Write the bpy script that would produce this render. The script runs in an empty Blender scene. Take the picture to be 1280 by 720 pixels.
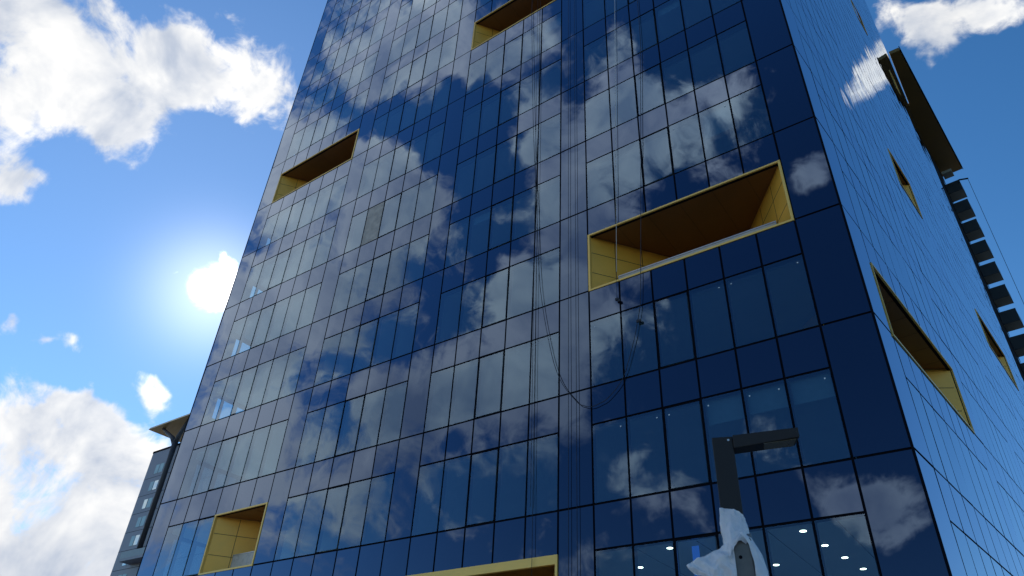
import bpy, bmesh, math, random
from mathutils import Vector, Matrix, noise as mnoise
random.seed(7)
sc = bpy.context.scene
COL = sc.collection
R = math.radians

# ------------------------------------------------------------------ camera
cam_d = bpy.data.cameras.new('camera')
cam = bpy.data.objects.new('camera', cam_d)
COL.objects.link(cam)
CAM = Vector((10.458, -18.474, 1.6))
RX = Vector((0.8160, 0.5766, 0.0443)).normalized()
FW = Vector((-0.4917, 0.6513, 0.5778)).normalized()
RX = (RX - FW * RX.dot(FW)).normalized()
UP = RX.cross(FW)
cam.matrix_world = Matrix(((RX.x, UP.x, -FW.x, CAM.x), (RX.y, UP.y, -FW.y, CAM.y), (RX.z, UP.z, -FW.z, CAM.z), (0, 0, 0, 1)))
cam_d.sensor_width = 36
FPX = 891.93
cam_d.lens = 36 * FPX / 1280
cam_d.clip_start = 0.1
cam_d.clip_end = 6000
sc.camera = cam

def pix(P):
    q = Vector(P) - CAM
    w = q.dot(FW)
    if w <= 0.1: return None
    return 640 + FPX * q.dot(RX) / w, 360 - FPX * q.dot(UP) / w

# ------------------------------------------------------------------ tagging
def tag(o, label=None, cat=None, group=None, kind=None):
    for k, v in (('label', label), ('category', cat), ('group', group), ('kind', kind)):
        if v: o[k] = v
    return o

def empty(name, loc=(0, 0, 0), rz=0.0):
    o = bpy.data.objects.new(name, None)
    COL.objects.link(o)
    o.location = loc
    o.rotation_euler = (0, 0, rz)
    o.empty_display_size = 0.5
    return o

# ------------------------------------------------------------------ materials
def mat(name):
    m = bpy.data.materials.new(name)
    m.use_nodes = True
    nt = m.node_tree
    nt.nodes.clear()
    out = nt.nodes.new('ShaderNodeOutputMaterial')
    return m, nt, out

def node(nt, typ, ins=None, **attrs):
    n = nt.nodes.new(typ)
    for k, v in attrs.items(): setattr(n, k, v)
    for k, v in (ins or {}).items():
        if hasattr(v, 'is_output'): nt.links.new(v, n.inputs[k])
        else: n.inputs[k].default_value = v
    return n

def math_n(nt, op, a, b=None, c=None, clamp=False):
    n = nt.nodes.new('ShaderNodeMath')
    n.operation = op
    n.use_clamp = clamp
    for i, v in enumerate((a, b, c)):
        if v is None: continue
        if hasattr(v, 'is_output'): nt.links.new(v, n.inputs[i])
        else: n.inputs[i].default_value = v
    return n.outputs[0]

def simple(name, col, rough=0.6, metal=0.0, var=0.12, scale=3.0, bump=0.0, spec=0.5):
    m, nt, out = mat(name)
    tc = node(nt, 'ShaderNodeTexCoord')
    nz = node(nt, 'ShaderNodeTexNoise', {'Vector': tc.outputs['Object'], 'Scale': scale, 'Detail': 6.0, 'Roughness': 0.6})
    rm = node(nt, 'ShaderNodeMapRange', {'Value': nz.outputs[0], 1: 0.3, 2: 0.7, 3: 1 - var, 4: 1 + var})
    mx = node(nt, 'ShaderNodeVectorMath', {0: (*col,), 1: rm.outputs[0]}, operation='MULTIPLY')
    b = node(nt, 'ShaderNodeBsdfPrincipled', {'Base Color': mx.outputs[0], 'Metallic': metal, 'Specular IOR Level': spec})
    rr = node(nt, 'ShaderNodeMapRange', {'Value': nz.outputs[0], 1: 0.3, 2: 0.7, 3: max(0.02, rough - 0.08), 4: min(1, rough + 0.08)})
    nt.links.new(rr.outputs[0], b.inputs['Roughness'])
    if bump:
        bp = node(nt, 'ShaderNodeBump', {'Height': nz.outputs[0], 'Strength': bump, 'Distance': 0.02})
        nt.links.new(bp.outputs[0], b.inputs['Normal'])
    nt.links.new(b.outputs[0], out.inputs[0])
    return m

def glass(name, r0, gtint, body, trans=None, rough=0.0, power=2.3, dirt=0.0):
    """coated facade glass: tinted mirror coat over a clear tinted pane (trans) or an opaque dark back (body)"""
    m, nt, out = mat(name)
    geo = node(nt, 'ShaderNodeNewGeometry')
    nz = node(nt, 'ShaderNodeTexNoise', {'Vector': geo.outputs['Position'], 'Scale': 0.55, 'Detail': 1.0})
    bp = node(nt, 'ShaderNodeBump', {'Height': nz.outputs[0], 'Strength': 0.5, 'Distance': 0.012})
    lw = node(nt, 'ShaderNodeLayerWeight', {'Blend': 0.5})
    p = math_n(nt, 'POWER', lw.outputs['Facing'], power)
    fac = math_n(nt, 'MULTIPLY_ADD', p, 1 - r0, r0, clamp=True)
    tint = node(nt, 'ShaderNodeMix', {0: p, 6: (*gtint, 1), 7: (0.93, 0.97, 1, 1)}, data_type='RGBA')
    gl = node(nt, 'ShaderNodeBsdfGlossy', {'Color': tint.outputs[2], 'Roughness': rough, 'Normal': bp.outputs[0]})
    if trans:
        back = node(nt, 'ShaderNodeBsdfTransparent', {'Color': (*trans, 1)})
        if dirt:
            df = node(nt, 'ShaderNodeBsdfDiffuse', {'Color': (0.45, 0.47, 0.48, 1)})
            n2 = node(nt, 'ShaderNodeTexNoise', {'Vector': geo.outputs['Position'], 'Scale': 0.9, 'Detail': 8.0, 'Roughness': 0.7})
            f2 = node(nt, 'ShaderNodeMapRange', {'Value': n2.outputs[0], 1: 0.35, 2: 0.8, 3: dirt * 0.4, 4: dirt * 2})
            back = node(nt, 'ShaderNodeMixShader', {0: f2.outputs[0], 1: back.outputs[0], 2: df.outputs[0]})
    else:
        back = node(nt, 'ShaderNodeBsdfDiffuse', {'Color': (*body, 1)})
    mx = node(nt, 'ShaderNodeMixShader', {0: fac, 1: back.outputs[0], 2: gl.outputs[0]})
    nt.links.new(mx.outputs[0], out.inputs[0])
    return m

def emit(name, col, s):
    m, nt, out = mat(name)
    e = node(nt, 'ShaderNodeEmission', {'Color': (*col, 1), 'Strength': s})
    nt.links.new(e.outputs[0], out.inputs[0])
    return m

M = {}
M['window'] = glass('vision_glass', 0.11, (0.45, 0.69, 1.0), None, (0.30, 0.46, 0.52), dirt=0.008)
M['spandrel'] = glass('spandrel_glass', 0.085, (0.42, 0.61, 0.99), (0.004, 0.005, 0.012))
M['pier'] = glass('pier_glass', 0.08, (0.41, 0.61, 0.99), (0.004, 0.005, 0.012))
M['lobby'] = glass('low_iron_glass', 0.085, (0.5, 0.72, 1.0), None, (0.55, 0.76, 0.80), dirt=0.012)
M['clear'] = glass('clear_glass', 0.10, (0.8, 0.9, 1.0), None, (0.62, 0.86, 0.90), dirt=0.02)
M['frame'] = simple('black_aluminium', (0.004, 0.005, 0.009), 0.8, 0.0, 0.2, spec=0.05)
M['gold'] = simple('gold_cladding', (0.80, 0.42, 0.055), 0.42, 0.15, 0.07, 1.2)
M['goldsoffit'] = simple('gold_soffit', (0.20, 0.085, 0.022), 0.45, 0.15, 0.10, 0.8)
M['goldframe'] = simple('gold_trim', (0.82, 0.52, 0.12), 0.36, 0.2, 0.05, 2.0)
M['joint'] = simple('dark_joint', (0.03, 0.022, 0.01), 0.8)
M['railglass'] = simple('parapet_panel', (0.50, 0.45, 0.38), 0.3, 0.0, 0.1)
M['steel'] = simple('brushed_rail', (0.45, 0.44, 0.43), 0.35, 0.8, 0.1)
M['ceiling'] = simple('office_ceiling', (0.78, 0.80, 0.80), 0.8, 0, 0.05, 0.6)
M['slab'] = simple('concrete_slab', (0.38, 0.38, 0.37), 0.85, 0, 0.15, 0.7)
M['core'] = simple('core_wall', (0.26, 0.27, 0.27), 0.85, 0, 0.2, 0.3)
M['roofing'] = simple('roofing', (0.16, 0.16, 0.16), 0.9)
M['board'] = simple('boarding', (0.42, 0.37, 0.32), 0.7, 0, 0.3, 2.2)
M['downlight'] = emit('downlight_lens', (1.0, 0.98, 0.84), 9.0)
M['bluestrip'] = emit('emissive_blue', (0.05, 0.22, 1.0), 0.35)

# ------------------------------------------------------------------ mesh builder
class MB:
    def __init__(self): self.v = []; self.f = []
    def face(self, pts):
        n = len(self.v)
        self.v += [tuple(p) for p in pts]
        self.f.append(tuple(range(n, n + len(pts))))
    def hexa(self, a, b, skip=()):
        """a: four points of one face, b: the four facing points"""
        n = len(self.v)
        self.v += [tuple(p) for p in a] + [tuple(p) for p in b]
        fs = [(3, 2, 1, 0), (4, 5, 6, 7), (0, 1, 5, 4), (1, 2, 6, 5), (2, 3, 7, 6), (3, 0, 4, 7)]
        for i, f in enumerate(fs):
            if i not in skip: self.f.append(tuple(n + k for k in f))
    def prism(self, poly, z0, z1):
        n = len(self.v); k = len(poly)
        self.v += [(x, y, z0) for x, y in poly] + [(x, y, z1) for x, y in poly]
        self.f.append(tuple(n + i for i in reversed(range(k))))
        self.f.append(tuple(n + k + i for i in range(k)))
        for i in range(k):
            j = (i + 1) % k
            self.f.append((n + i, n + j, n + k + j, n + k + i))
    def box(self, x0, x1, y0, y1, z0, z1):
        self.prism([(x0, y0), (x1, y0), (x1, y1), (x0, y1)], z0, z1)
    def beam(self, A, B, w, h=None, upv=(0, 0, 1)):
        A, B = Vector(A), Vector(B); h = h or w
        d = (B - A).normalized(); u = Vector(upv)
        s = d.cross(u)
        if s.length < 1e-4: s = d.cross(Vector((0, 1, 0)))
        s.normalize(); t = s.cross(d)
        s *= w / 2; t *= h / 2
        self.hexa([A - s - t, A + s - t, A + s + t, A - s + t], [B - s - t, B + s - t, B + s + t, B - s + t])
    def tube(self, pts, rad, n=8):
        pts = [Vector(p) for p in pts]
        rads = rad if isinstance(rad, (list, tuple)) else [rad] * len(pts)
        rings = []
        for i, p in enumerate(pts):
            d = (pts[min(i + 1, len(pts) - 1)] - pts[max(i - 1, 0)]).normalized()
            s = d.cross(Vector((0.13, 0.2, 1)))
            if s.length < 0.05: s = d.cross(Vector((1, 0, 0)))
            s.normalize(); t = s.cross(d)
            b = len(self.v)
            for k in range(n):
                a = 2 * math.pi * k / n
                self.v.append(tuple(p + (s * math.cos(a) + t * math.sin(a)) * rads[i]))
            rings.append(b)
        for i in range(len(rings) - 1):
            for k in range(n):
                j = (k + 1) % n
                self.f.append((rings[i] + k, rings[i] + j, rings[i + 1] + j, rings[i + 1] + k))
        self.f.append(tuple(rings[0] + k for k in reversed(range(n))))
        self.f.append(tuple(rings[-1] + k for k in range(n)))
    def build(self, name, m, parent=None, bevel=0.0, smooth=False, fix=True):
        me = bpy.data.meshes.new(name)
        me.from_pydata(self.v, [], self.f)
        if fix:
            bm = bmesh.new(); bm.from_mesh(me)
            bmesh.ops.recalc_face_normals(bm, faces=bm.faces[:])
            bm.to_mesh(me); bm.free()
        if smooth:
            for p in me.polygons: p.use_smooth = True
        me.materials.append(m)
        o = bpy.data.objects.new(name, me)
        COL.objects.link(o)
        if parent: o.parent = parent
        if bevel:
            b = o.modifiers.new('bevel', 'BEVEL'); b.width = bevel; b.segments = 2; b.limit_method = 'ANGLE'
        return o

class Face:
    """a facade plane: t along it, d outwards, z up"""
    def __init__(s, o, t, n): s.o, s.t, s.n = Vector(o), Vector(t).normalized(), Vector(n).normalized()
    def p(s, t, d, z): return s.o + s.t * t + s.n * d + Vector((0, 0, z))
    def box(s, mb, t0, t1, d0, d1, z0, z1, skip=()):
        mb.hexa([s.p(t0, d1, z0), s.p(t1, d1, z0), s.p(t1, d1, z1), s.p(t0, d1, z1)],
                [s.p(t0, d0, z0), s.p(t1, d0, z0), s.p(t1, d0, z1), s.p(t0, d0, z1)], skip)
    def prism(s, mb, poly, z0, z1):
        mb.prism([tuple(s.p(t, d, 0))[:2] for t, d in poly], z0, z1)

# ------------------------------------------------------------------ the glass tower
F = 3.9; SP = 1.333
def wb(k): return 20.453 - F * k           # bottom of the window row above line k
XF, XE = -24.82, 8.744
ANG = 0.11007
front = Face((0, 0, 0), (1, 0, 0), (0, -1, 0))
right = Face((XE, 0, 0), (math.sin(ANG), math.cos(ANG), 0), (math.cos(ANG), -math.sin(ANG), 0))
DEPTH = 41.0
RB = right.p(DEPTH, 0, 0)
left = Face((XF, RB.y, 0), (0, -1, 0), (-1, 0, 0))
KTOP, KBOT = -17, 4

tower = empty('office_tower', (0, 0, 0))
tag(tower, 'tall office tower of dark blue mirror glass cut by gold lined loggias', 'office tower')

def bay(t0, t1, n): return [t0 + (t1 - t0) * i / n for i in range(n + 1)]
FB = [bay(-23.37, -15.97, 6), bay(-14.68, -8.565, 5), bay(-7.32, -1.25, 5), bay(0.0, 7.358, 6)]
FP = [(XF, -23.37), (-15.97, -14.68), (-8.565, -7.32), (-1.25, 0.0), (7.358, XE)]
RBAYS = [bay(1.55, 9.85, 7), bay(11.1, 18.15, 6), bay(19.4, 25.65, 5), bay(26.9, 34.05, 6), bay(35.3, 39.6, 4)]
RP = [(0.0, 1.55), (9.85, 11.1), (18.15, 19.4), (25.65, 26.9), (34.05, 35.3), (39.6, DEPTH)]
LB = [bay(1.4 + i * 7.9, 1.4 + i * 7.9 + 6.6, 5) for i in range(5)]
LP = [(0.0, 1.4)] + [(8.0 + i * 7.9, 9.3 + i * 7.9) for i in range(4)] + [(39.6, RB.y)]

# loggias: face, t0, t1, window row, depth, top trim height
LOG = [(front, 0.0, 7.358, 0, 3.0, 0.05), (front, -23.37, -15.97, -4, 3.0, 0.06), (front, -7.32, -1.25, -5, 3.0, 0.06),
       (front, -19.67, -15.97, 2, 2.3, 0.08), (front, -7.32, -1.25, 3, 3.0, 0.24),
       (right, 1.55, 9.85, 1, 3.0, 0.05), (right, 14.62, 18.15, -3, 2.2, 0.05), (right, 26.9, 34.05, -2, 3.0, 0.05),
       (right, 25.65, 28.1, -10, 1.6, 0.05), (right, 35.3, 36.375, -10, 0.6, 0.05), (right, 37.4, 41.0 - 1.4, -15, 1.4, 0.05)]
def in_loggia(fc, ta, tb, k):
    for l in LOG:
        if l[0] is fc and l[3] == k and ta > l[1] - 0.02 and tb < l[2] + 0.02: return True
    return False

def pane_geom(mb, fc, t0, t1, z0, z1, g=0.033, tilt=0.003, open_top=0.0):
    t0 += g; t1 -= g; z0 += g; z1 -= g
    a, b = random.gauss(0, tilt), random.gauss(0, tilt * 0.7)
    tc, zc = (t0 + t1) / 2, (z0 + z1) / 2
    d = lambda t, z: a * (t - tc) + b * (z - zc)
    P = [(t0, z0), (t1, z0), (t1, z1), (t0, z1)]
    A = [fc.p(t, d(t, z), z) for t, z in P]
    B = [fc.p(t, d(t, z) - 0.026, z) for t, z in P]
    mb.hexa(A, B, skip=(1,))

def area_px(fc, t0, t1, z0, z1):
    q = [pix(fc.p(t, 0, z)) for t, z in ((t0, z0), (t1, z0), (t1, z1), (t0, z1))]
    if any(p is None for p in q): return 0
    cx = sum(p[0] for p in q) / 4; cy = sum(p[1] for p in q) / 4
    if not (-20 < cx < 1300 and -20 < cy < 740): return 0
    return abs(sum(q[i][0] * q[(i + 1) % 4][1] - q[(i + 1) % 4][0] * q[i][1] for i in range(4))) / 2

windows, spandrels, piers = [], [], []
def collect(fc, bays, prs):
    for k in range(KTOP, KBOT + 1):
        zt = wb(k)                         # top of the spandrel, foot of the window above
        for bi, b in enumerate(bays):
            for i in range(len(b) - 1):
                spandrels.append((fc, b[i], b[i + 1], zt - SP, zt, 0))
                z0 = wb(k + 1) if k < KBOT else 0.15
                if zt - SP - z0 < 0.3 or z0 < 0: z0 = 0.15
                if not in_loggia(fc, b[i], b[i + 1], k):
                    op = 1 if (len(b) in (6, 7) and i == 2 and fc is front) else 0
                    kind = 0
                    if fc is front and bi == 1 and i == 1 and k == -2: kind = 2     # the boarded pane
                    windows.append((fc, b[i], b[i + 1], z0, zt - SP, op, kind, k))
        for (t0, t1) in prs:
            z0 = wb(k + 1) if k < KBOT else 0.15
            piers.append((fc, t0, t1, z0, zt, 0))
collect(front, FB, FP); collect(right, RBAYS, RP); collect(left, LB, LP)

def spread(items, name, mname, stuff_label):
    front_first = sorted(items, key=lambda w: -area_px(*w[:5]) if w[0] is not left else 1)
    rest = {}
    for i, w in enumerate(front_first):
        g = 0.06 if w[5] else 0.033
        mm = M[mname]
        if len(w) > 6 and w[6] == 2: mm = M['board']
        if len(w) > 6 and w[0] is front and w[7] >= 3: mm = M['lobby']
        if w[0] is left and mname == 'window': mm = M['clear']
        if i < 99 and w[0] is not left:
            mb = MB(); pane_geom(mb, *w[:5], g=g)
            mb.build(name, mm, tower, fix=False)
        else:
            rest.setdefault('all', ([], []))
            mb = rest.setdefault(mm.name, MB()) if False else None
            rest['all'][0].append((w, g, mm))
    # everything past the hundred largest: one mesh, two glass slots
    mb = MB(); mats = []; idx = []
    for w, g, mm in rest['all'][0]:
        n = len(mb.f); pane_geom(mb, *w[:5], g=g)
        if mm not in mats: mats.append(mm)
        idx += [mats.index(mm)] * (len(mb.f) - n)
    o = mb.build(name + 's', mats[0], tower, fix=False)
    for mm in mats[1:]: o.data.materials.append(mm)
    for p, i in zip(o.data.polygons, idx): p.material_index = i
    tag(o, stuff_label, kind='stuff')
spread(windows, 'window_pane', 'window', 'smaller panes of vision glass higher up the tower')
spread(spandrels, 'spandrel_panel', 'spandrel', 'smaller dark spandrel panels higher up the tower')
spread(piers, 'pier_panel', 'pier', 'smaller tall panels between the window bays higher up')

ZTOP = wb(KTOP)
# mullions and transoms, one grid per facade
for fc, bays, prs, name in ((front, FB, FP, 'mullion_grid'), (right, RBAYS, RP, 'mullion_grid'), (left, LB, LP, 'mullion_grid')):
    mb = MB()
    ts = sorted(set([round(t, 3) for b in bays for t in b] + [round(t, 3) for p in prs for t in p]))
    for t in ts:
        a, b = t - 0.05, t + 0.05
        if t == ts[0]: a = t + 0.03; b = t + 0.1
        if t == ts[-1]: b = t - 0.03; a = t - 0.1
        # break the bar where a loggia opens
        cuts = sorted((wb(l[3] + 1), wb(l[3]) - SP) for l in LOG if l[0] is fc and l[1] + 0.02 < t < l[2] - 0.02)
        z = 0.0
        for c0, c1 in cuts:
            fc.box(mb, a, b, -0.15, -0.032, z, c0); z = c1
        fc.box(mb, a, b, -0.15, -0.032, z, ZTOP)
    for k in range(KTOP, KBOT + 1):
        for bset in bays:
            for zz in (wb(k), wb(k) - SP):
                fc.box(mb, bset[0] + 0.05, bset[-1] - 0.05, -0.13, -0.034, zz - 0.05, zz + 0.05)
        for p in prs:
            fc.box(mb, p[0] + 0.1, p[1] - 0.1, -0.13, -0.034, wb(k) - 0.05, wb(k) + 0.05)
            fc.box(mb, p[0] + 0.1, p[1] - 0.1, -0.36, -0.16, max(0.1, wb(k + 1)), wb(k))
    mb.build(name, M['frame'], tower)
# sharp corner trims
mb = MB()
for x, y in ((XE, 0), (XF, 0)):
    s = 1 if x > 0 else -1
    mb.box(min(x - s * 0.05, x + s * 0.012), max(x - s * 0.05, x + s * 0.012), -0.012, 0.05, 0.0, ZTOP + 1.3)
mb.build('corner_trim', M['frame'], tower)
# opaque panels behind the glass of the spandrel zone: floor slabs, with the ceiling under each
foot = [(XF + 0.42, 0.42), (XE - 0.36, 0.42), (RB.x - 0.5, RB.y - 0.4), (XF + 0.42, RB.y - 0.4)]
for k in range(KTOP, KBOT + 1):
    mb = MB(); mb.prism(foot, wb(k) - SP + 0.12, wb(k) - 0.03)
    mb.build('floor_slab', M['slab'], tower)
    mb = MB(); mb.prism([(x * 0.999, y) for x, y in foot], wb(k) - SP + 0.03, wb(k) - SP + 0.116)
    mb.build('ceiling', M['ceiling'], tower)
mb = MB()
mb.box(-17.0, -1.5, 9.0, 31.0, 0.0, ZTOP - 0.2)
mb.box(-17.0 + 0.1, -16.8, 5.2, 9.0, 0.0, ZTOP - 0.2)
mb.box(3.0, 3.15, 13.0, 31.0, 0.0, ZTOP - 0.2)
mb.build('core_wall', M['core'], tower)
mb = MB()
mb.box(XF + 0.1, RB.x - 0.2, RB.y - 0.02, RB.y + 0.3, 0.0, ZTOP)
mb.build('rear_wall', M['frame'], tower)
mb = MB()
mb.prism([(XF + 0.03, 0.03), (XE - 0.03, 0.03), (RB.x - 0.03, RB.y), (XF + 0.03, RB.y)], ZTOP + 0.002, ZTOP + 1.2)
mb.build('roof_parapet', M['frame'], tower)
# columns inside the bottom floors
for x in (-21.5, -11.6, -4.3, 3.6):
    mb = MB(); mb.tube([(x, 6.8, 0.0), (x, 6.8, 28.0)], 0.32, 20)
    mb.build('column', M['core'], tower, smooth=True)

# ---- loggias
TS = math.tan(R(36))
def build_loggia(fc, t0, t1, k, dep, toph):
    z0, z1 = wb(k + 1), wb(k) - SP
    dep = min(dep, (t1 - t0) * 0.42 / TS)
    w = dep * TS
    e = 0.004
    # lining walls (thin prisms just outside the niche)
    q = 0.06
    L = MB()
    def wall(a, b):
        (ta, da), (tb, db) = a, b
        v = Vector((tb - ta, db - da)).normalized(); n = Vector((-v.y, v.x))
        mid = Vector(((t0 + t1) / 2, -dep * 0.4)) - Vector((ta, da))
        if n.dot(mid) > 0: n = -n
        n *= q
        fc.prism(L, [(ta, da), (tb, db), (tb + n.x, db + n.y), (ta + n.x, da + n.y)], z0 + e, z1 - e)
    A, B, Cc, D = (t0 + 0.02, -0.02), (t0 + w, -dep), (t1 - w, -dep), (t1 - 0.02, -0.02)
    wall(A, B); wall(B, Cc); wall(Cc, D)
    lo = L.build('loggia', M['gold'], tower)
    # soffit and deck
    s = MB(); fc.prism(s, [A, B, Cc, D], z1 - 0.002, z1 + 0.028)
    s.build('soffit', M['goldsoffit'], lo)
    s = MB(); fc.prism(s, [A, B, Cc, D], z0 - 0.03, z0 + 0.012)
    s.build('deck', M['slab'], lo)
    # trim ring
    fr = MB(); jw = 0.085 if fc is front else 0.035; toph = toph if toph > 0.1 else 0.036
    fc.box(fr, t0 + 0.004, t1 - 0.004, -0.10, 0.03, z1 - toph, z1 + 0.03)
    fc.box(fr, t0 + 0.004, t1 - 0.004, -0.10, 0.03, z0 - 0.03, z0 + 0.04)
    fc.box(fr, t0 + 0.004, t0 + jw, -0.10, 0.027, z0 + 0.041, z1 - toph - 0.001)
    fc.box(fr, t1 - jw, t1 - 0.004, -0.10, 0.027, z0 + 0.041, z1 - toph - 0.001)
    fr.build('trim', M['goldframe'], lo)
    # panel joints: thin dark strips 2 mm proud of the cladding
    j = MB()
    def jn(a, b, sgn):
        a, b = Vector(a), Vector(b); v = (b - a); Ln = v.length; v.normalize()
        n = Vector((-v.y, v.x)); mid = Vector(((t0 + t1) / 2, -dep * 0.4)) - a
        if n.dot(mid) < 0: n = -n
        for zz in (z0 + (z1 - z0) * 0.34, z0 + (z1 - z0) * 0.70):
            p0 = a + v * 0.12; p1 = b - v * 0.05
            fc.prism(j, [tuple(p0), tuple(p1), tuple(p1 + n * 0.003), tuple(p0 + n * 0.003)], zz - 0.011, zz + 0.011)
        x = 1.1
        while x < Ln - 0.3:
            p0 = a + v * (x - 0.011); p1 = a + v * (x + 0.011)
            fc.prism(j, [tuple(p0), tuple(p1), tuple(p1 + n * 0.0045), tuple(p0 + n * 0.0045)], z0 + 0.06, z1 - 0.02)
            x += 1.15
    jn(A, B, 1); jn(B, Cc, 1); jn(D, Cc, -1)
    t = t0 + 1.23
    while t < t1 - 0.5:
        lim = min(dep, (t - t0) / TS, (t1 - t) / TS) - 0.05
        fc.box(j, t - 0.004, t + 0.004, -max(0.2, lim), -0.11, z1 - 0.006, z1 - 0.002)
        t += 1.23
    j.build('panel_joint', M['joint'], lo)
    # parapet panel and rail set back from the face
    pd = min(0.95, dep * 0.45)
    pt0, pt1 = t0 + pd * TS + 0.04, t1 - pd * TS - 0.04
    p = MB(); fc.box(p, pt0, pt1, -pd - 0.03, -pd, z0 + 0.03, z0 + 0.93)
    p.build('parapet', M['railglass'], lo)
    p = MB()
    fc.box(p, pt0, pt1, -pd - 0.05, -pd + 0.02, z0 + 0.932, z0 + 0.975)
    n = max(2, int((pt1 - pt0) / 1.3))
    for i in range(n + 1):
        t = pt0 + 0.03 + (pt1 - pt0 - 0.06) * i / n
        fc.box(p, t - 0.012, t + 0.012, -pd + 0.002, -pd + 0.012, z0 + 0.03, z0 + 0.93)
    p.build('handrail', M['steel'], lo)
for l in LOG: build_loggia(*l)

# ---- downlights seen through the lowest windows
ZC = wb(3) - SP + 0.03
for x, y in ((0.29, 2.3), (1.97, 0.8), (3.99, 3.73), (5.64, 0.88), (5.76, 2.38), (5.91, 3.78), (6.06, 5.19)):
    mb = MB(); mb.tube([(x, y, ZC - 0.012), (x, y, ZC - 0.001)], 0.085, 20)
    o = mb.build('downlight', M['downlight'], tower)
    mb = MB(); mb.tube([(x, y, ZC - 0.008), (x, y, ZC - 0.0005)], 0.105, 20)
    mb.build('bezel', M['steel'], o)
# ceiling grid lines and an emissive blue strip in the same room
mb = MB()
for x in (1.1, 2.9, 4.85, 6.6): mb.box(x - 0.012, x + 0.012, 0.5, 8.5, ZC - 0.006, ZC - 0.0008)
mb.build('ceiling_joint', M['joint'], tower)
mb = MB(); mb.box(2.70, 2.90, 0.6, 0.63, ZC - 1.6, ZC - 0.1)
mb.build('blue_strip', M['bluestrip'], tower)
# blinds half down behind two panes
bl = simple('roller_blind', (0.30, 0.36, 0.38), 0.8, 0, 0.08, 4)
for t0, t1, k in ((3.68 + 1.226, 4.906 + 1.226, 2), (4.906 + 1.226, 7.358, 2)):
    mb = MB(); mb.box(t0 + 0.08, t1 - 0.08, 0.20, 0.212, wb(k) - SP - 0.75, wb(k) - SP - 0.02)
    mb.build('roller_blind', bl, tower)

rb = random.Random(11)
for k in range(-9, 3):
    for b in FB:
        for i in range(len(b) - 1):
            if rb.random() < 0.07 and not in_loggia(front, b[i], b[i + 1], k):
                mb = MB(); mb.box(b[i] + 0.08, b[i + 1] - 0.08, 0.20, 0.212, wb(k) - SP - rb.choice((0.5, 0.8, 1.3, 2.2)), wb(k) - SP - 0.02)
                mb.build('roller_blind', bl, tower)

# ------------------------------------------------------------------ ropes on the facade
def rope(name, pts, r, m, label):
    mb = MB(); mb.tube(pts, r, 6)
    o = mb.build(name, m, None, smooth=True)
    tag(o, label, 'rope', 'ropes hanging down the glass front')
    return o
rw = simple('white_rope', (0.62, 0.62, 0.60), 0.8)
rd = simple('dark_rope', (0.02, 0.022, 0.03), 0.8)
YR = -0.09
ZR = ZTOP + 1.2
def hang(x0, x1, z1, r, m, label):
    return rope('rope', [(x0, -0.02, ZR), (x0, YR, ZR - 0.6), (x0, YR, 40.0), (x1, YR, z1)], r, m, label)
o = hang(2.1, 1.19, 16.9, 0.011, rw, 'straight white rope hanging over the left end of the large loggia beside the corner')
loop = [(3.6, -0.02, ZR), (3.6, YR, ZR - 0.6), (2.93, YR, 28.98), (2.47, YR, 21.8), (2.11, YR, 16.43), (2.02, YR, 15.29), (1.87, YR, 14.56), (1.63, YR, 13.69), (1.22, YR, 12.62), (0.68, YR, 12.08),
        (0.35, YR, 11.95), (0.04, YR, 11.91), (-0.24, YR, 12.02), (-0.51, YR, 12.24), (-1.18, YR, 13.28), (-1.66, YR, 15.0), (-2.11, YR, 17.81), (-2.38, YR, 22.1), (-2.72, YR, 27.3), (-3.1, YR, 36), (-3.3, YR, ZR - 0.6), (-3.3, -0.02, ZR)]
def smooth_pts(p, n=5):
    out = []
    P = [Vector(q) for q in p]
    for i in range(len(P) - 1):
        a, b, c, d = P[max(i - 1, 0)], P[i], P[i + 1], P[min(i + 2, len(P) - 1)]
        for j in range(n):
            t = j / n
            out.append(0.5 * ((2 * b) + (c - a) * t + (2 * a - 5 * b + 4 * c - d) * t * t + (3 * b - a - 3 * c + d) * t ** 3))
    return out + [P[-1]]
o = rope('rope', loop[:2] + smooth_pts(loop[2:-2], 5) + loop[-2:], 0.012, rd, 'dark rope sagging in a long loop below the large loggia')
mb = MB(); mb.box(1.84, 2.0, YR - 0.03, YR + 0.03, 14.53, 14.62)
mb.build('rope_clamp', rd, o)
hang(-0.78, -0.83, 3.2, 0.009, rd, 'left one of two thin dark ropes on the glass pier beside the large loggia')
hang(-0.42, -0.54, 3.2, 0.009, rd, 'right one of two thin dark ropes on the glass pier beside the large loggia')
hang(-2.78, -2.22, 9.0, 0.008, rd, 'thin dark rope crossing the panes just left of the glass pier')
hang(-2.6, -2.05, 3.2, 0.008, rd, 'thin dark rope reaching lowest on the panes left of the glass pier')
mb = MB(); mb.box(1.10, 1.21, YR - 0.04, YR + 0.04, 15.68, 15.76); mb.tube([(1.14, YR, 15.74), (1.19, YR, 16.9)], 0.005, 6); mb.box(1.19, 1.27, YR - 0.03, YR + 0.03, 15.60, 15.69)
o = mb.build('rope_clamp', rd); tag(o, 'small dark clamp dangling below the end of the white rope', 'clamp')
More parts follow.
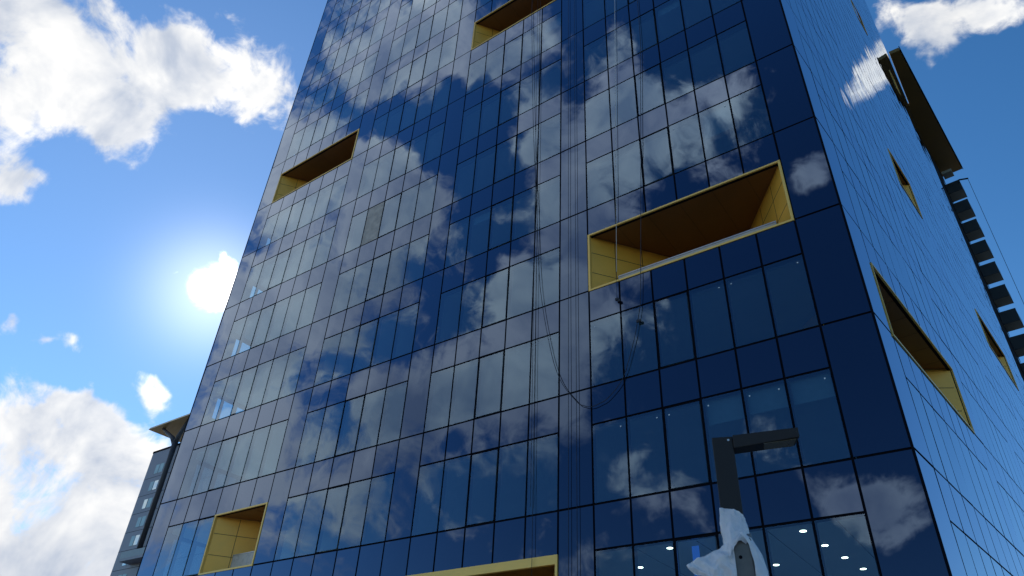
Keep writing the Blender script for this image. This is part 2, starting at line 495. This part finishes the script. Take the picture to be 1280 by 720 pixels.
# installers' stickers left near the corners of some panes
stk = simple('pane_sticker', (0.62, 0.68, 0.70), 0.6)
for k, i, side in ((1, 5, 1), (1, 4, 0), (1, 3, 1), (1, 0, 0), (2, 5, 1), (2, 4, 1), (2, 4, 0), (2, 1, 1), (2, 3, 0), (2, 0, 1), (2, 2, 0), (-1, 3, 0), (-1, 4, 1), (-2, 2, 0)):
    b = FB[3]
    x = b[i] + 0.2 if side == 0 else b[i + 1] - 0.2
    z = wb(k) - SP - 0.28
    mb = MB(); mb.prism([(x - 0.02, -0.012), (x + 0.02, -0.012), (x + 0.02, -0.008), (x - 0.02, -0.008)], z - 0.02, z + 0.02)
    mb.build('sticker', stk, tower)

# ------------------------------------------------------------------ neighbouring tower on the right (mostly hidden)
clad = simple('charcoal_cladding', (0.010, 0.011, 0.014), 0.9, 0, 0.2, 0.5, spec=0.05)
clad2 = simple('balcony_soffit', (0.30, 0.33, 0.29), 0.8, 0, 0.12, 0.5)
parm = simple('balcony_parapet', (0.022, 0.026, 0.026), 0.45, 0, 0.2, 0.7)
soff = simple('bronze_soffit', (0.24, 0.145, 0.03), 0.5, 0.1, 0.1, 0.6)
rt = empty('apartment_tower', (14.46, 57.0, 0))
tag(rt, 'dark apartment tower with stacked balconies and a gold soffit roof behind the glass tower', 'apartment tower')
rf = Face((0, 0, 0), right.t, right.n)      # local to the tower's Empty
mb = MB(); rf.prism(mb, [(-12.6, -0.4), (6.2, -0.4), (6.2, -16), (-12.6, -16)], 0, 66.6); mb.build('wall', clad, rt)
mb = MB(); rf.prism(mb, [(-15.6, 0.7), (-15.5, 1.68), (7.0, 1.76), (7.0, -14), (-7.0, -14), (-7.2, 0.08)], 67.0, 67.45); mb.build('roof_canopy', soff, rt, bevel=0.03)
mb = MB(); rf.prism(mb, [(-15.52, 1.70), (7.05, 1.78), (7.05, 1.85), (-15.52, 1.77)], 66.95, 67.6); mb.build('fascia', M['frame'], rt)
wn = simple('dark_window', (0.012, 0.016, 0.022), 0.08, 0, 0.1)
for i in range(18):
    zt = 63.25 - 3.05 * i
    mb = MB()
    rf.box(mb, 3.96, 5.75, -0.39, 1.08, zt - 1.45, zt - 1.25)
    o = mb.build('balcony', clad2, rt)
    p = MB()
    rf.box(p, 3.86, 3.95, -0.39, 1.13, zt - 1.47, zt)
    rf.box(p, 3.951, 5.75, 1.085, 1.13, zt - 1.47, zt - 0.35)
    p.build('parapet', parm, o)
    p = MB(); p.tube([rf.p(5.7, 1.05, zt - 1.25), rf.p(5.7, 1.05, zt - 0.05)], 0.03, 6); p.tube([rf.p(5.7, -0.3, zt - 0.05), rf.p(5.7, 1.1, zt - 0.05)], 0.03, 6)
    p.build('rail', M['steel'], o)
    p = MB(); rf.box(p, 4.1, 5.6, -0.396, -0.37, zt - 1.2, zt + 0.9); p.build('window', wn, rt)
mb = MB(); rf.box(mb, 4.9, 6.1, -0.3, 0.75, 65.75, 66.1); mb.build('roof_balustrade', clad2, rt)
mb = MB()
mb.beam(rf.p(3.5, 1.1, 62.9), rf.p(3.9, 2.0, 62.9), 0.13, 0.13)
mb.build('davit_arm', clad, rt)
mb = MB(); mb.tube([rf.p(3.9, 1.96, 62.85), rf.p(3.9, 1.96, 0.2)], 0.025, 6); mb.build('hoist_cable', clad, rt)

# ------------------------------------------------------------------ building on the left, far
lb = empty('apartment_block', (-116.2, 43.5, 0))
tag(lb, 'distant grey apartment block with pale windows under a gold roof canopy on a forked column', 'apartment block')
lcl = simple('slate_cladding', (0.22, 0.23, 0.28), 0.45, 0, 0.12, 0.6)
lpan = simple('pale_window_frame', (0.26, 0.33, 0.36), 0.5)
lgl = glass('apartment_glass', 0.45, (0.75, 0.95, 1.0), (0.05, 0.09, 0.10))
lclr = simple('sky_cyan_pane', (0.33, 0.52, 0.56), 0.35, 0, 0.12, 0.7)  # bright sky in the panes, painted on as flat pale cyan
lb_top = 49.3
mb = MB(); mb.box(0, 26, 0, 5.2, 0, lb_top); mb.build('wall', lcl, lb)
mb = MB(); mb.box(-0.06, 26.06, -0.06, 5.26, lb_top + 0.002, lb_top + 0.35); mb.build('roof_edge', clad, lb)
PITCH = 3.13
for i in range(15):
    z = 44.9 - PITCH * i
    for j, (x0, x1) in enumerate(((2.7, 3.9), (4.0, 5.3), (9.3, 10.6), (10.8, 12.1), (13, 14.5), (15, 16))):
        if z < 1: continue
        mb = MB(); mb.box(x0, x1, -0.03, 0.05, z, z + 1.75); w = mb.build('window', lpan, lb)
        mb = MB(); mb.box(x0 + 0.07, x1 - 0.07, -0.036, -0.031, z + 0.07, z + 1.68)
        mb.build('pane', lclr if (i + j) % 3 != 2 else lgl, w)
    mb = MB(); mb.box(0.02, 26, -0.012, -0.001, z - 0.62, z - 0.56); mb.build('cladding_joint', clad, lb)
# canopy: outer corner is the tip
mb = MB()
n0 = len(mb.v)
tip = (-1.0, -1.9); cz = 53.5
mb.hexa([(tip[0], tip[1], cz), (13.5, tip[1], cz), (13.5, 5.9, cz), (tip[0], 5.9, cz)],
        [(tip[0] + 0.15, tip[1] + 0.15, cz + 0.4), (13.4, tip[1] + 0.15, cz + 0.4), (13.4, 5.8, cz + 0.4), (tip[0] + 0.15, 5.8, cz + 0.4)])
mb.build('roof_canopy', simple('pale_gold_soffit', (0.80, 0.58, 0.26), 0.4, 0.2, 0.08, 0.5), lb)  # plain pale gold as the canopy's base colour
colm = simple('dark_column', (0.05, 0.045, 0.05), 0.6)
mb = MB()
cx, cy = -119.55 + 116.2 + 6.4, -0.75
COLX, COLY = 8.2, -0.9
mb.tube([(COLX, COLY, 30.0), (COLX, COLY, 46.0), (COLX, COLY, 49.4)], [0.42, 0.42, 0.5], 10)
mb.tube([(COLX, COLY, 49.0), (COLX - 1.7, COLY + 0.1, 50.7), (2.0, COLY + 0.2, 53.45)], [0.46, 0.40, 0.26], 10)
mb.tube([(COLX, COLY, 49.0), (COLX + 0.3, COLY + 0.1, 50.7), (COLX + 1.6, COLY + 0.2, 53.45)], [0.46, 0.40, 0.26], 10)
mb.build('forked_column', colm, lb, smooth=True)
mb = MB(); mb.box(5.2, 12.0, -2.0, -0.02, 29.2, 29.6); o = mb.build('balcony', lcl, lb)
mb = MB()
mb.box(5.2, 12.0, -2.0, -1.94, 29.61, 30.7); mb.box(5.2, 5.26, -1.93, -0.02, 29.61, 30.7)
mb.build('balustrade', lpan, o)

# ------------------------------------------------------------------ street lamp close to the camera
def polar(az, D, z): return Vector((CAM.x + D * math.sin(R(az)), CAM.y + D * math.cos(R(az)), z))
LB0 = polar(-18.85, 5.5, 0)
lamp = empty('street_lamp', LB0, R(-18.85) * -1)
tag(lamp, 'black angular street lamp with its square shaft wrapped in torn plastic', 'street lamp')
lm = simple('black_powder_coat', (0.012, 0.012, 0.013), 0.55, 0, 0.2, 6, spec=0.3)
H = 3.95
mb = MB(); mb.box(-0.078, 0.078, -0.05, 0.05, 0.02, H); mb.build('pole', lm, lamp, bevel=0.006)
mb = MB(); mb.box(-0.16, 0.16, -0.16, 0.16, 0.0, 0.02); mb.build('base_plate', lm, lamp)
arm = MB()
arm.hexa([(0.0785, -0.065, H - 0.105), (0.0785, 0.065, H - 0.105), (0.0785, 0.065, H + 0.002), (0.0785, -0.065, H + 0.002)],
         [(0.56, -0.125, H - 0.075), (0.53, 0.045, H - 0.075), (0.53, 0.045, H + 0.002), (0.56, -0.125, H + 0.002)])
arm.build('lamp_arm', lm, lamp, bevel=0.005)
lens = simple('lamp_lens', (0.10, 0.085, 0.05), 0.25)
mb = MB(); mb.hexa([(0.30, -0.085, H - 0.096), (0.30, 0.035, H - 0.096), (0.30, 0.035, H - 0.088), (0.30, -0.085, H - 0.088)],
                   [(0.535, -0.10, H - 0.083), (0.515, 0.035, H - 0.083), (0.515, 0.035, H - 0.075), (0.535, -0.10, H - 0.075)])
mb.build('light_panel', lens, lamp)
mb = MB(); mb.tube([(0.045, -0.0505, H - 0.032), (0.045, -0.056, H - 0.032)], 0.009, 10); mb.build('bolt', M['steel'], lamp)
# shaded hollow inside the plastic, its shade painted as a solid grey block
hollow_grey = simple('plastic_shade_grey', (0.12, 0.12, 0.115), 0.55, 0.3, 0.25, 7)
mb = MB()
mb.hexa([(-0.075, -0.20, 2.72), (0.125, -0.20, 2.72), (0.10, -0.19, 3.13), (-0.045, -0.19, 3.13)],
        [(-0.035, -0.051, 2.70), (0.125, -0.051, 2.70), (0.115, -0.051, 3.22), (0.0, -0.051, 3.22)])
mb.build('plastic_hollow', hollow_grey, lamp, bevel=0.02)
mb = MB(); mb.tube([(0.018, -0.19, 3.0), (0.018, -0.1975, 3.0)], 0.012, 12); mb.build('plastic_hole', M['frame'], lamp)  # dark disc for the hole in the plastic

# plastic sheet: a hood wound round the shaft and a torn flap blown to the left
mp, nt, out = mat('translucent_plastic')
tc = node(nt, 'ShaderNodeTexCoord')
nz = node(nt, 'ShaderNodeTexNoise', {'Vector': tc.outputs['Object'], 'Scale': 9.0, 'Detail': 9.0, 'Roughness': 0.65, 'Distortion': 1.2})
bp = node(nt, 'ShaderNodeBump', {'Height': nz.outputs[0], 'Strength': 0.6, 'Distance': 0.02})
df = node(nt, 'ShaderNodeBsdfPrincipled', {'Base Color': (0.90, 0.91, 0.93, 1), 'Roughness': 0.3, 'Normal': bp.outputs[0]})
tl = node(nt, 'ShaderNodeBsdfTranslucent', {'Color': (0.70, 0.73, 0.78, 1), 'Normal': bp.outputs[0]})
m1 = node(nt, 'ShaderNodeMixShader', {0: 0.35, 1: df.outputs[0], 2: tl.outputs[0]})
tr_ = node(nt, 'ShaderNodeBsdfTransparent', {'Color': (0.85, 0.88, 0.92, 1)})
fz = node(nt, 'ShaderNodeMapRange', {'Value': nz.outputs[0], 1: 0.35, 2: 0.65, 3: 0.14, 4: 0.06})
m2 = node(nt, 'ShaderNodeMixShader', {0: fz.outputs[0], 1: m1.outputs[0], 2: tr_.outputs[0]})
nt.links.new(m2.outputs[0], out.inputs[0])

def crumple(x, y, z, amp):
    p = Vector((x * 14, y * 14, z * 11))
    r = 0.0; a = 1.0
    for o_ in range(3):
        r += a * (1 - 2 * abs(mnoise.noise(p))); p = p * 2.1 + Vector((3.1, 1.7, 5.3)); a *= 0.55
    return r * amp
def loft(mb, rows):
    """rows of equal-length point lists -> a sheet"""
    b = len(mb.v); n = len(rows[0])
    for r in rows: mb.v += [tuple(p) for p in r]
    for i in range(len(rows) - 1):
        for j in range(n - 1):
            mb.f.append((b + i * n + j, b + i * n + j + 1, b + (i + 1) * n + j + 1, b + (i + 1) * n + j))
def lerp(L, t):
    t = max(0, min(0.9999, t)) * (len(L) - 1); i = int(t); f = t - i
    return tuple(a + (b - a) * f for a, b in zip(L[i], L[i + 1]))
mb = MB()
rn = random.Random(3)
# hood: key rows from the top down; each row runs left edge -> over the front -> right edge (x, y, z)
key = [[(-0.088, 0.055, 3.385), (-0.086, -0.058, 3.39), (-0.01, -0.062, 3.38), (0.05, -0.062, 3.355), (0.086, -0.058, 3.31), (0.088, 0.055, 3.29)],
       [(-0.098, 0.06, 3.26), (-0.098, -0.075, 3.27), (-0.02, -0.11, 3.27), (0.05, -0.10, 3.24), (0.095, -0.07, 3.22), (0.10, 0.06, 3.20)],
       [(-0.088, 0.06, 3.16), (-0.088, -0.10, 3.16), (-0.03, -0.17, 3.17), (0.04, -0.16, 3.16), (0.105, -0.12, 3.13), (0.125, 0.05, 3.10)],
       [(-0.082, 0.06, 3.05), (-0.080, -0.13, 3.06), (-0.04, -0.205, 3.07), (0.00, -0.215, 3.115), (0.05, -0.215, 3.14), (0.15, -0.08, 3.03)],
       [(-0.105, 0.04, 2.985), (-0.10, -0.12, 2.99), (-0.055, -0.215, 3.0), (-0.02, -0.222, 3.055), (0.01, -0.222, 3.10), (0.02, -0.225, 3.125)]]
NR, NC = 52, 64
rows = []
for i in range(NR):
    u = i / (NR - 1)
    kr = [lerp([k[c] for k in key], u) for c in range(6)]
    row = []
    for j in range(NC):
        x, y, z = lerp(kr, j / (NC - 1))
        a = 0.006 + 0.008 * u
        wv = math.sin(j * 0.45 + i * 0.35) * 0.5 + math.sin(j * 0.85 - i * 0.22 + 1.3) * 0.5 + rn.uniform(-0.15, 0.15)
        c = crumple(x, y, z, 0.008)
        row.append((x + wv * a * 0.4 + c * 0.3, y - abs(wv) * a * 0.6 - c, z + wv * a * 0.4))
    rows.append(row)
loft(mb, rows)
def sheet(key, NR, NC, amp):
    rows = []
    m = len(key[0])
    for i in range(NR):
        u = i / (NR - 1)
        kr = [lerp([k[c] for k in key], u) for c in range(m)]
        row = []
        for j in range(NC):
            x, y, z = lerp(kr, j / (NC - 1))
            wv = math.sin(j * 0.4 + i * 0.18) * 0.6 + math.sin(j * 0.17 - i * 0.25 + 2) * 0.6
            c = crumple(x, y, z, amp * 0.8)
            row.append((x + wv * amp * 0.3, y - wv * amp - c, z + wv * amp * 0.35 + c * 0.3))
        rows.append(row)
    loft(mb, rows)
# flap to the left
sheet([[(-0.07, -0.10, 3.125), (-0.12, -0.13, 3.075), (-0.20, -0.16, 3.030), (-0.30, -0.18, 2.980), (-0.355, -0.17, 2.960)],
       [(-0.02, -0.20, 3.065), (-0.09, -0.20, 3.005), (-0.18, -0.21, 2.965), (-0.27, -0.21, 2.940), (-0.345, -0.19, 2.925)],
       [(-0.02, -0.215, 2.975), (-0.08, -0.22, 2.925), (-0.16, -0.22, 2.895), (-0.23, -0.22, 2.895), (-0.305, -0.20, 2.900)],
       [(-0.02, -0.22, 2.855), (-0.08, -0.22, 2.825), (-0.14, -0.22, 2.805), (-0.185, -0.21, 2.825), (-0.24, -0.20, 2.875)],
       [(-0.02, -0.22, 2.675), (-0.07, -0.22, 2.655), (-0.12, -0.22, 2.635), (-0.155, -0.21, 2.675), (-0.20, -0.20, 2.735)]], 44, 52, 0.013)
# narrow strip down the right edge
sheet([[(0.03, -0.205, 3.16), (0.07, -0.20, 3.155), (0.11, -0.15, 3.14)],
       [(0.085, -0.205, 3.08), (0.125, -0.18, 3.05), (0.16, -0.10, 3.03)],
       [(0.105, -0.215, 2.96), (0.150, -0.17, 2.93), (0.19, -0.08, 2.93)],
       [(0.10, -0.215, 2.86), (0.150, -0.18, 2.845), (0.185, -0.10, 2.87)]], 36, 16, 0.007)
ps = mb.build('plastic_sheet', mp, None, smooth=True)
ps.location = LB0; ps.rotation_euler = (0, 0, R(18.85))
sol = ps.modifiers.new('thickness', 'SOLIDIFY'); sol.thickness = 0.0025
tag(ps, 'crumpled translucent white plastic sheet wrapped round the black lamp shaft', 'plastic sheet')

# ------------------------------------------------------------------ ground
asph = simple('asphalt', (0.055, 0.055, 0.055), 0.9, 0, 0.25, 0.8)
pav, nt, out = mat('paving')
tc = node(nt, 'ShaderNodeTexCoord')
br = node(nt, 'ShaderNodeTexBrick', {'Vector': tc.outputs['Object'], 'Color1': (0.24, 0.235, 0.225, 1), 'Color2': (0.29, 0.285, 0.275, 1), 'Mortar': (0.10, 0.10, 0.10, 1), 'Scale': 1.6, 'Mortar Size': 0.01})
b = node(nt, 'ShaderNodeBsdfPrincipled', {'Base Color': br.outputs[0], 'Roughness': 0.85})
nt.links.new(b.outputs[0], out.inputs[0])
mb = MB(); S = 4500
mb.face([(-S, -S, -0.13), (S, -S, -0.13), (S, S, -0.13), (-S, S, -0.13)])
tag(mb.build('ground', asph), kind='structure')
mb = MB(); mb.box(-45, 40, -30, 60, -0.125, -0.004)
tag(mb.build('pavement', pav), kind='structure')

# ------------------------------------------------------------------ sun and sky
SUN_EL, SUN_AZ = 30.75, -63.8          # azimuth from +Y towards +X
sv = Vector((math.sin(R(SUN_AZ)) * math.cos(R(SUN_EL)), math.cos(R(SUN_AZ)) * math.cos(R(SUN_EL)), math.sin(R(SUN_EL))))
ld = bpy.data.lights.new('sun', 'SUN'); ld.energy = 3.6; ld.angle = R(0.53); ld.color = (1, 0.95, 0.87)
sun = bpy.data.objects.new('sun', ld); COL.objects.link(sun)
sun.rotation_euler = (-sv).to_track_quat('-Z', 'Y').to_euler()
sun.location = (-60, 20, 60)

CLOUDS = [
    (-64.1, 30.9, 1.48, 1.2), (-65.0, 31.3, 0.91, 1.0), (-63.5, 32.5, 0.69, 1.0), (-84.5, 40.8, 3.11, 1.0), (-80.0, 41.8, 2.49, 0.95), (-75.8, 42.6, 2.51, 0.95),
    (-73.0, 45.4, 1.92, 0.9), (-72.5, 43.3, 1.83, 0.85), (-80.8, 45.1, 1.08, 0.8), (-86.2, 42.2, 2.77, 1.0), (-75.9, 39.2, 1.29, 0.7), (-80.9, 39.2, 1.95, 1.0),
    (-75.5, 46.2, 1.3, 0.6), (-66.2, 45.7, 2.38, 0.75), (-64.9, 47.4, 1.36, 0.6), (-68.4, 48.4, 0.99, 0.5), (-70.8, 50.3, 0.8, 0.45), (-67.6, 43.7, 1.46, 0.7),
    (-80.3, 33.2, 1.24, 0.9), (-78.8, 33.2, 0.78, 0.8), (-72.5, 24.8, 0.76, 1.2), (-74.2, 24.1, 0.44, 0.9), (-65.6, 23.1, 0.92, 1.2), (-70.3, 21.1, 0.95, 1.1),
    (-76.5, 24.4, 0.57, 1.1), (-67.5, 31.0, 0.44, 0.8), (-72.9, 18.5, 1.9, 1.2), (-70.2, 18.7, 1.97, 1.2), (-67.7, 18.3, 1.82, 1.2), (-71.2, 15.8, 2.84, 1.3),
    (-67.4, 16.2, 2.74, 1.3), (-69.3, 14.7, 2.39, 1.2), (-68.7, 13.3, 3.8, 1.0), (-64.9, 16.7, 2.06, 1.0), (-64.5, 14.1, 2.01, 1.0), (-66.0, 11.3, 3.82, 1.0),
    (-69.5, 10.7, 3.18, 1.0), (-64.1, 18.2, 1.05, 0.9), (6.2, 48.3, 0.97, 0.9), (8.5, 47.9, 1.14, 1.0), (10.9, 47.2, 1.01, 0.85), (13.1, 46.8, 0.89, 0.6),
    (5.0, 47.3, 0.69, 0.6), (4.0, 50.1, 0.89, 0.45), (7.1, 47.2, 0.77, 0.7), (-121.4, 52.4, 2.59, 0.8), (-127.0, 53.2, 2.63, 1.0), (-132.9, 54.1, 2.66, 1.0),
    (-138.2, 53.7, 1.79, 0.8), (-142.1, 55.6, 1.76, 0.6), (-121.8, 49.2, 2.05, 0.9), (-126.4, 49.5, 1.79, 0.8), (-130.5, 52.0, 2.39, 0.9), (-139.5, 52.0, 1.33, 0.6),
    (-119.2, 43.9, 1.53, 0.9), (-119.3, 40.8, 2.68, 1.0), (-123.7, 42.1, 2.13, 0.8), (-127.5, 43.5, 1.85, 1.0), (-130.0, 42.0, 2.19, 1.0), (-133.2, 40.9, 2.21, 0.9),
    (-136.0, 39.3, 1.91, 0.6), (-122.7, 37.8, 3.66, 0.9), (-127.3, 38.1, 3.11, 0.9), (-120.0, 32.7, 4.17, 0.85), (-119.8, 27.0, 3.78, 0.75), (-125.0, 32.5, 3.07, 0.75),
    (-130.4, 35.1, 2.52, 0.65), (-119.7, 21.6, 3.37, 0.6), (-123.4, 25.9, 2.96, 0.7), (-128.6, 30.0, 2.35, 0.55), (-132.5, 32.5, 1.64, 0.5), (-146.4, 53.4, 1.79, 0.7),
    (-143.6, 49.8, 1.72, 0.9), (-143.0, 46.1, 1.88, 1.0), (-147.5, 47.4, 2.79, 1.0), (-148.9, 42.4, 3.16, 1.0), (-147.6, 37.3, 3.19, 1.0), (-144.1, 36.0, 2.25, 1.0),
    (-142.2, 34.0, 1.93, 0.8), (-146.9, 31.6, 3.18, 0.9), (-149.1, 28.4, 3.14, 0.7), (-143.3, 28.9, 2.54, 0.8), (-140.6, 26.2, 3.14, 0.9), (-136.8, 25.6, 2.81, 0.9),
    (-133.7, 25.6, 2.48, 0.8), (-133.1, 21.3, 3.01, 0.7), (-156.3, 51.5, 1.78, 0.7), (-154.0, 48.4, 2.74, 0.8), (-159.6, 48.8, 2.08, 0.8), (-164.3, 49.7, 1.74, 0.7),
    (-168.6, 49.0, 1.7, 0.6), (-161.7, 45.9, 2.98, 0.7), (-155.4, 44.0, 2.78, 0.7), (-165.1, 46.0, 2.34, 0.5), (-152.4, 37.9, 2.52, 0.6), (-153.7, 32.8, 2.82, 0.5),
    (-129.1, 21.4, 2.38, 0.6), (-128.0, 17.7, 2.87, 0.6), (-131.9, 17.0, 2.32, 0.6), (-137.2, 20.4, 2.42, 0.5), (-143.7, 21.5, 2.44, 0.8), (-146.4, 20.4, 1.82, 0.7),
    (-139.5, 17.1, 2.36, 0.5), (-149.0, 14.6, 2.29, 0.6), (-151.7, 21.0, 1.8, 0.8), (-156.2, 21.0, 2.06, 0.8), (-154.1, 17.8, 2.6, 0.7), (-159.0, 18.0, 1.7, 0.5),
    (-164.7, 22.8, 1.7, 0.4), (-169.2, 18.0, 1.05, 0.7), (-171.2, 18.5, 1.13, 0.8), (-172.7, 18.1, 1.31, 0.8), (-167.6, 19.7, 1.08, 0.4), (-171.3, 16.7, 1.51, 0.7),
    (-173.4, 41.6, 1.0, 0.5), (-122.5, 18.0, 2.5, 0.6), (-118.0, 19.5, 2.99, 0.7), (-117.9, 12.9, 2.79, 0.55), (-120.9, 15.5, 2.41, 0.5), (-123.6, 20.5, 2.58, 0.6),]

world = bpy.data.worlds.new('World'); sc.world = world
world.use_nodes = True
world.cycles.sampling_method = 'MANUAL'; world.cycles.sample_map_resolution = 512
nt = world.node_tree; nt.nodes.clear()
wo = nt.nodes.new('ShaderNodeOutputWorld')
tc = node(nt, 'ShaderNodeTexCoord')
dirv = node(nt, 'ShaderNodeVectorMath', {0: tc.outputs['Generated']}, operation='NORMALIZE').outputs[0]
sky = node(nt, 'ShaderNodeTexSky', sky_type='NISHITA')
sky.sun_disc = False
sky.sun_elevation = R(SUN_EL); sky.sun_rotation = R(SUN_AZ)
sky.air_density = 1.0; sky.dust_density = 0.0; sky.ozone_density = 2.2; sky.altitude = 800
skyc = node(nt, 'ShaderNodeHueSaturation', {'Hue': 0.5, 'Saturation': 1.27, 'Value': 1.08, 'Fac': 1.0, 'Color': sky.outputs[0]}).outputs[0]
warp = node(nt, 'ShaderNodeTexNoise', {'Vector': dirv, 'Scale': 9.0, 'Detail': 4.0, 'Roughness': 0.6}).outputs['Color']
warp = node(nt, 'ShaderNodeVectorMath', {0: warp, 1: (0.5, 0.5, 0.5)}, operation='SUBTRACT').outputs[0]
warp = node(nt, 'ShaderNodeVectorMath', {0: warp, 1: (0.09, 0.09, 0.09), 2: dirv}, operation='MULTIPLY_ADD').outputs[0]
dirw = node(nt, 'ShaderNodeVectorMath', {0: warp}, operation='NORMALIZE').outputs[0]
# cloud coverage: the sum of soft lobes, broken up with noise
acc = None
for az, el, s, w in CLOUDS:
    v = (math.sin(R(az)) * math.cos(R(el)), math.cos(R(az)) * math.cos(R(el)), math.sin(R(el)))
    dt = node(nt, 'ShaderNodeVectorMath', {0: dirw, 1: v}, operation='DOT_PRODUCT').outputs['Value']
    kk = math.log(2) / (1 - math.cos(R(s)))
    e = math_n(nt, 'EXPONENT', math_n(nt, 'MULTIPLY_ADD', dt, kk, -kk + math.log(w)))
    acc = e if acc is None else math_n(nt, 'ADD', acc, e)
def fbm(vec, scale, detail, rough, dist=0.0):
    return node(nt, 'ShaderNodeTexNoise', {'Vector': vec, 'Scale': scale, 'Detail': detail, 'Roughness': rough, 'Distortion': dist}).outputs[0]
n1 = fbm(dirv, 9.0, 9.0, 0.57, 0.5)
nf = fbm(dirv, 30.0, 6.0, 0.62, 0.6)
nz_sum = math_n(nt, 'MULTIPLY_ADD', nf, 1.5, math_n(nt, 'MULTIPLY_ADD', n1, 4.4, -2.95))
gate = math_n(nt, 'MULTIPLY', acc, 6.0, clamp=True)
dens = math_n(nt, 'MULTIPLY_ADD', nz_sum, gate, math_n(nt, 'MINIMUM', acc, 1.5))
cov = node(nt, 'ShaderNodeMapRange', {'Value': dens, 1: 0.30, 2: 1.25, 3: 0.0, 4: 1.0}, interpolation_type='SMOOTHSTEP').outputs[0]
# shape the cloud light: noise sampled a little towards the sun
sh = node(nt, 'ShaderNodeVectorMath', {0: dirv, 1: tuple(sv * 0.035)}, operation='ADD').outputs[0]
n2 = fbm(sh, 9.0, 5.0, 0.52, 0.5)
rel = math_n(nt, 'SUBTRACT', n1, n2)
n3 = fbm(dirv, 6.5, 5.0, 0.55)
base = math_n(nt, 'MULTIPLY_ADD', n3, -3.0, 2.22)
lum = math_n(nt, 'MULTIPLY_ADD', math_n(nt, 'SUBTRACT', nf, 0.5), 0.55, math_n(nt, 'MULTIPLY_ADD', rel, 3.2, base))
thick = node(nt, 'ShaderNodeMapRange', {'Value': dens, 1: 0.9, 2: 2.0, 3: 0.0, 4: -0.30}).outputs[0]
lum = math_n(nt, 'ADD', lum, thick)
lum = node(nt, 'ShaderNodeMapRange', {'Value': lum, 1: -0.1, 2: 1.15, 3: 0.0, 4: 1.0}).outputs[0]
ccol = node(nt, 'ShaderNodeMix', {0: lum, 6: (4.3, 5.1, 6.6, 1), 7: (11.4, 11.2, 10.8, 1)}, data_type='RGBA').outputs[2]
dts = node(nt, 'ShaderNodeVectorMath', {0: dirv, 1: tuple(sv)}, operation='DOT_PRODUCT').outputs['Value']
# clouds away from the sun show their fully lit side
lit = node(nt, 'ShaderNodeMapRange', {'Value': dts, 1: 0.55, 2: -0.2, 3: 0.62, 4: 1.4}).outputs[0]
ccol = node(nt, 'ShaderNodeVectorMath', {0: ccol, 1: lit}, operation='MULTIPLY').outputs[0]
# thin cloud next to the sun lights up
ksun = math.log(2) / (1 - math.cos(R(4.0)))
silver = math_n(nt, 'MULTIPLY_ADD', math_n(nt, 'EXPONENT', math_n(nt, 'MULTIPLY_ADD', dts, ksun, -ksun)), 5.0, 1.0)
ccol = node(nt, 'ShaderNodeVectorMath', {0: ccol, 1: silver}, operation='MULTIPLY').outputs[0]
mix = node(nt, 'ShaderNodeMix', {0: cov, 6: skyc, 7: ccol}, data_type='RGBA').outputs[2]
# bright veil and glare of the sun behind a scrap of cloud
dts = node(nt, 'ShaderNodeVectorMath', {0: dirv, 1: tuple(sv)}, operation='DOT_PRODUCT').outputs['Value']
def lobe(s, amp): 
    k = math.log(2) / (1 - math.cos(R(s)))
    return math_n(nt, 'MULTIPLY', math_n(nt, 'EXPONENT', math_n(nt, 'MULTIPLY_ADD', dts, k, -k)), amp)
wob = math_n(nt, 'MULTIPLY_ADD', n1, 3.4, -0.75)
core = node(nt, 'ShaderNodeMapRange', {'Value': math_n(nt, 'MULTIPLY', lobe(2.1, 1.0), wob), 1: 0.36, 2: 0.75, 3: 0.0, 4: 16.0}, interpolation_type='SMOOTHSTEP').outputs[0]
gl = math_n(nt, 'ADD', math_n(nt, 'ADD', lobe(3.4, 4.0), lobe(22.0, 0.95)), core)
glc = node(nt, 'ShaderNodeVectorMath', {0: (1.0, 0.98, 0.96), 1: gl}, operation='MULTIPLY').outputs[0]
tot = node(nt, 'ShaderNodeVectorMath', {0: mix, 1: glc}, operation='ADD').outputs[0]
bg = node(nt, 'ShaderNodeBackground', {'Color': tot, 'Strength': 0.15})
nt.links.new(bg.outputs[0], wo.inputs[0])

vs = sc.view_settings
vs.view_transform = 'Standard'; vs.look = 'None'; vs.exposure = 0.0; vs.gamma = 1.0
vs.use_curve_mapping = False
sc.cycles.max_bounces = 8; sc.cycles.transparent_max_bounces = 12; sc.cycles.glossy_bounces = 4
sc.cycles.sample_clamp_indirect = 4.0
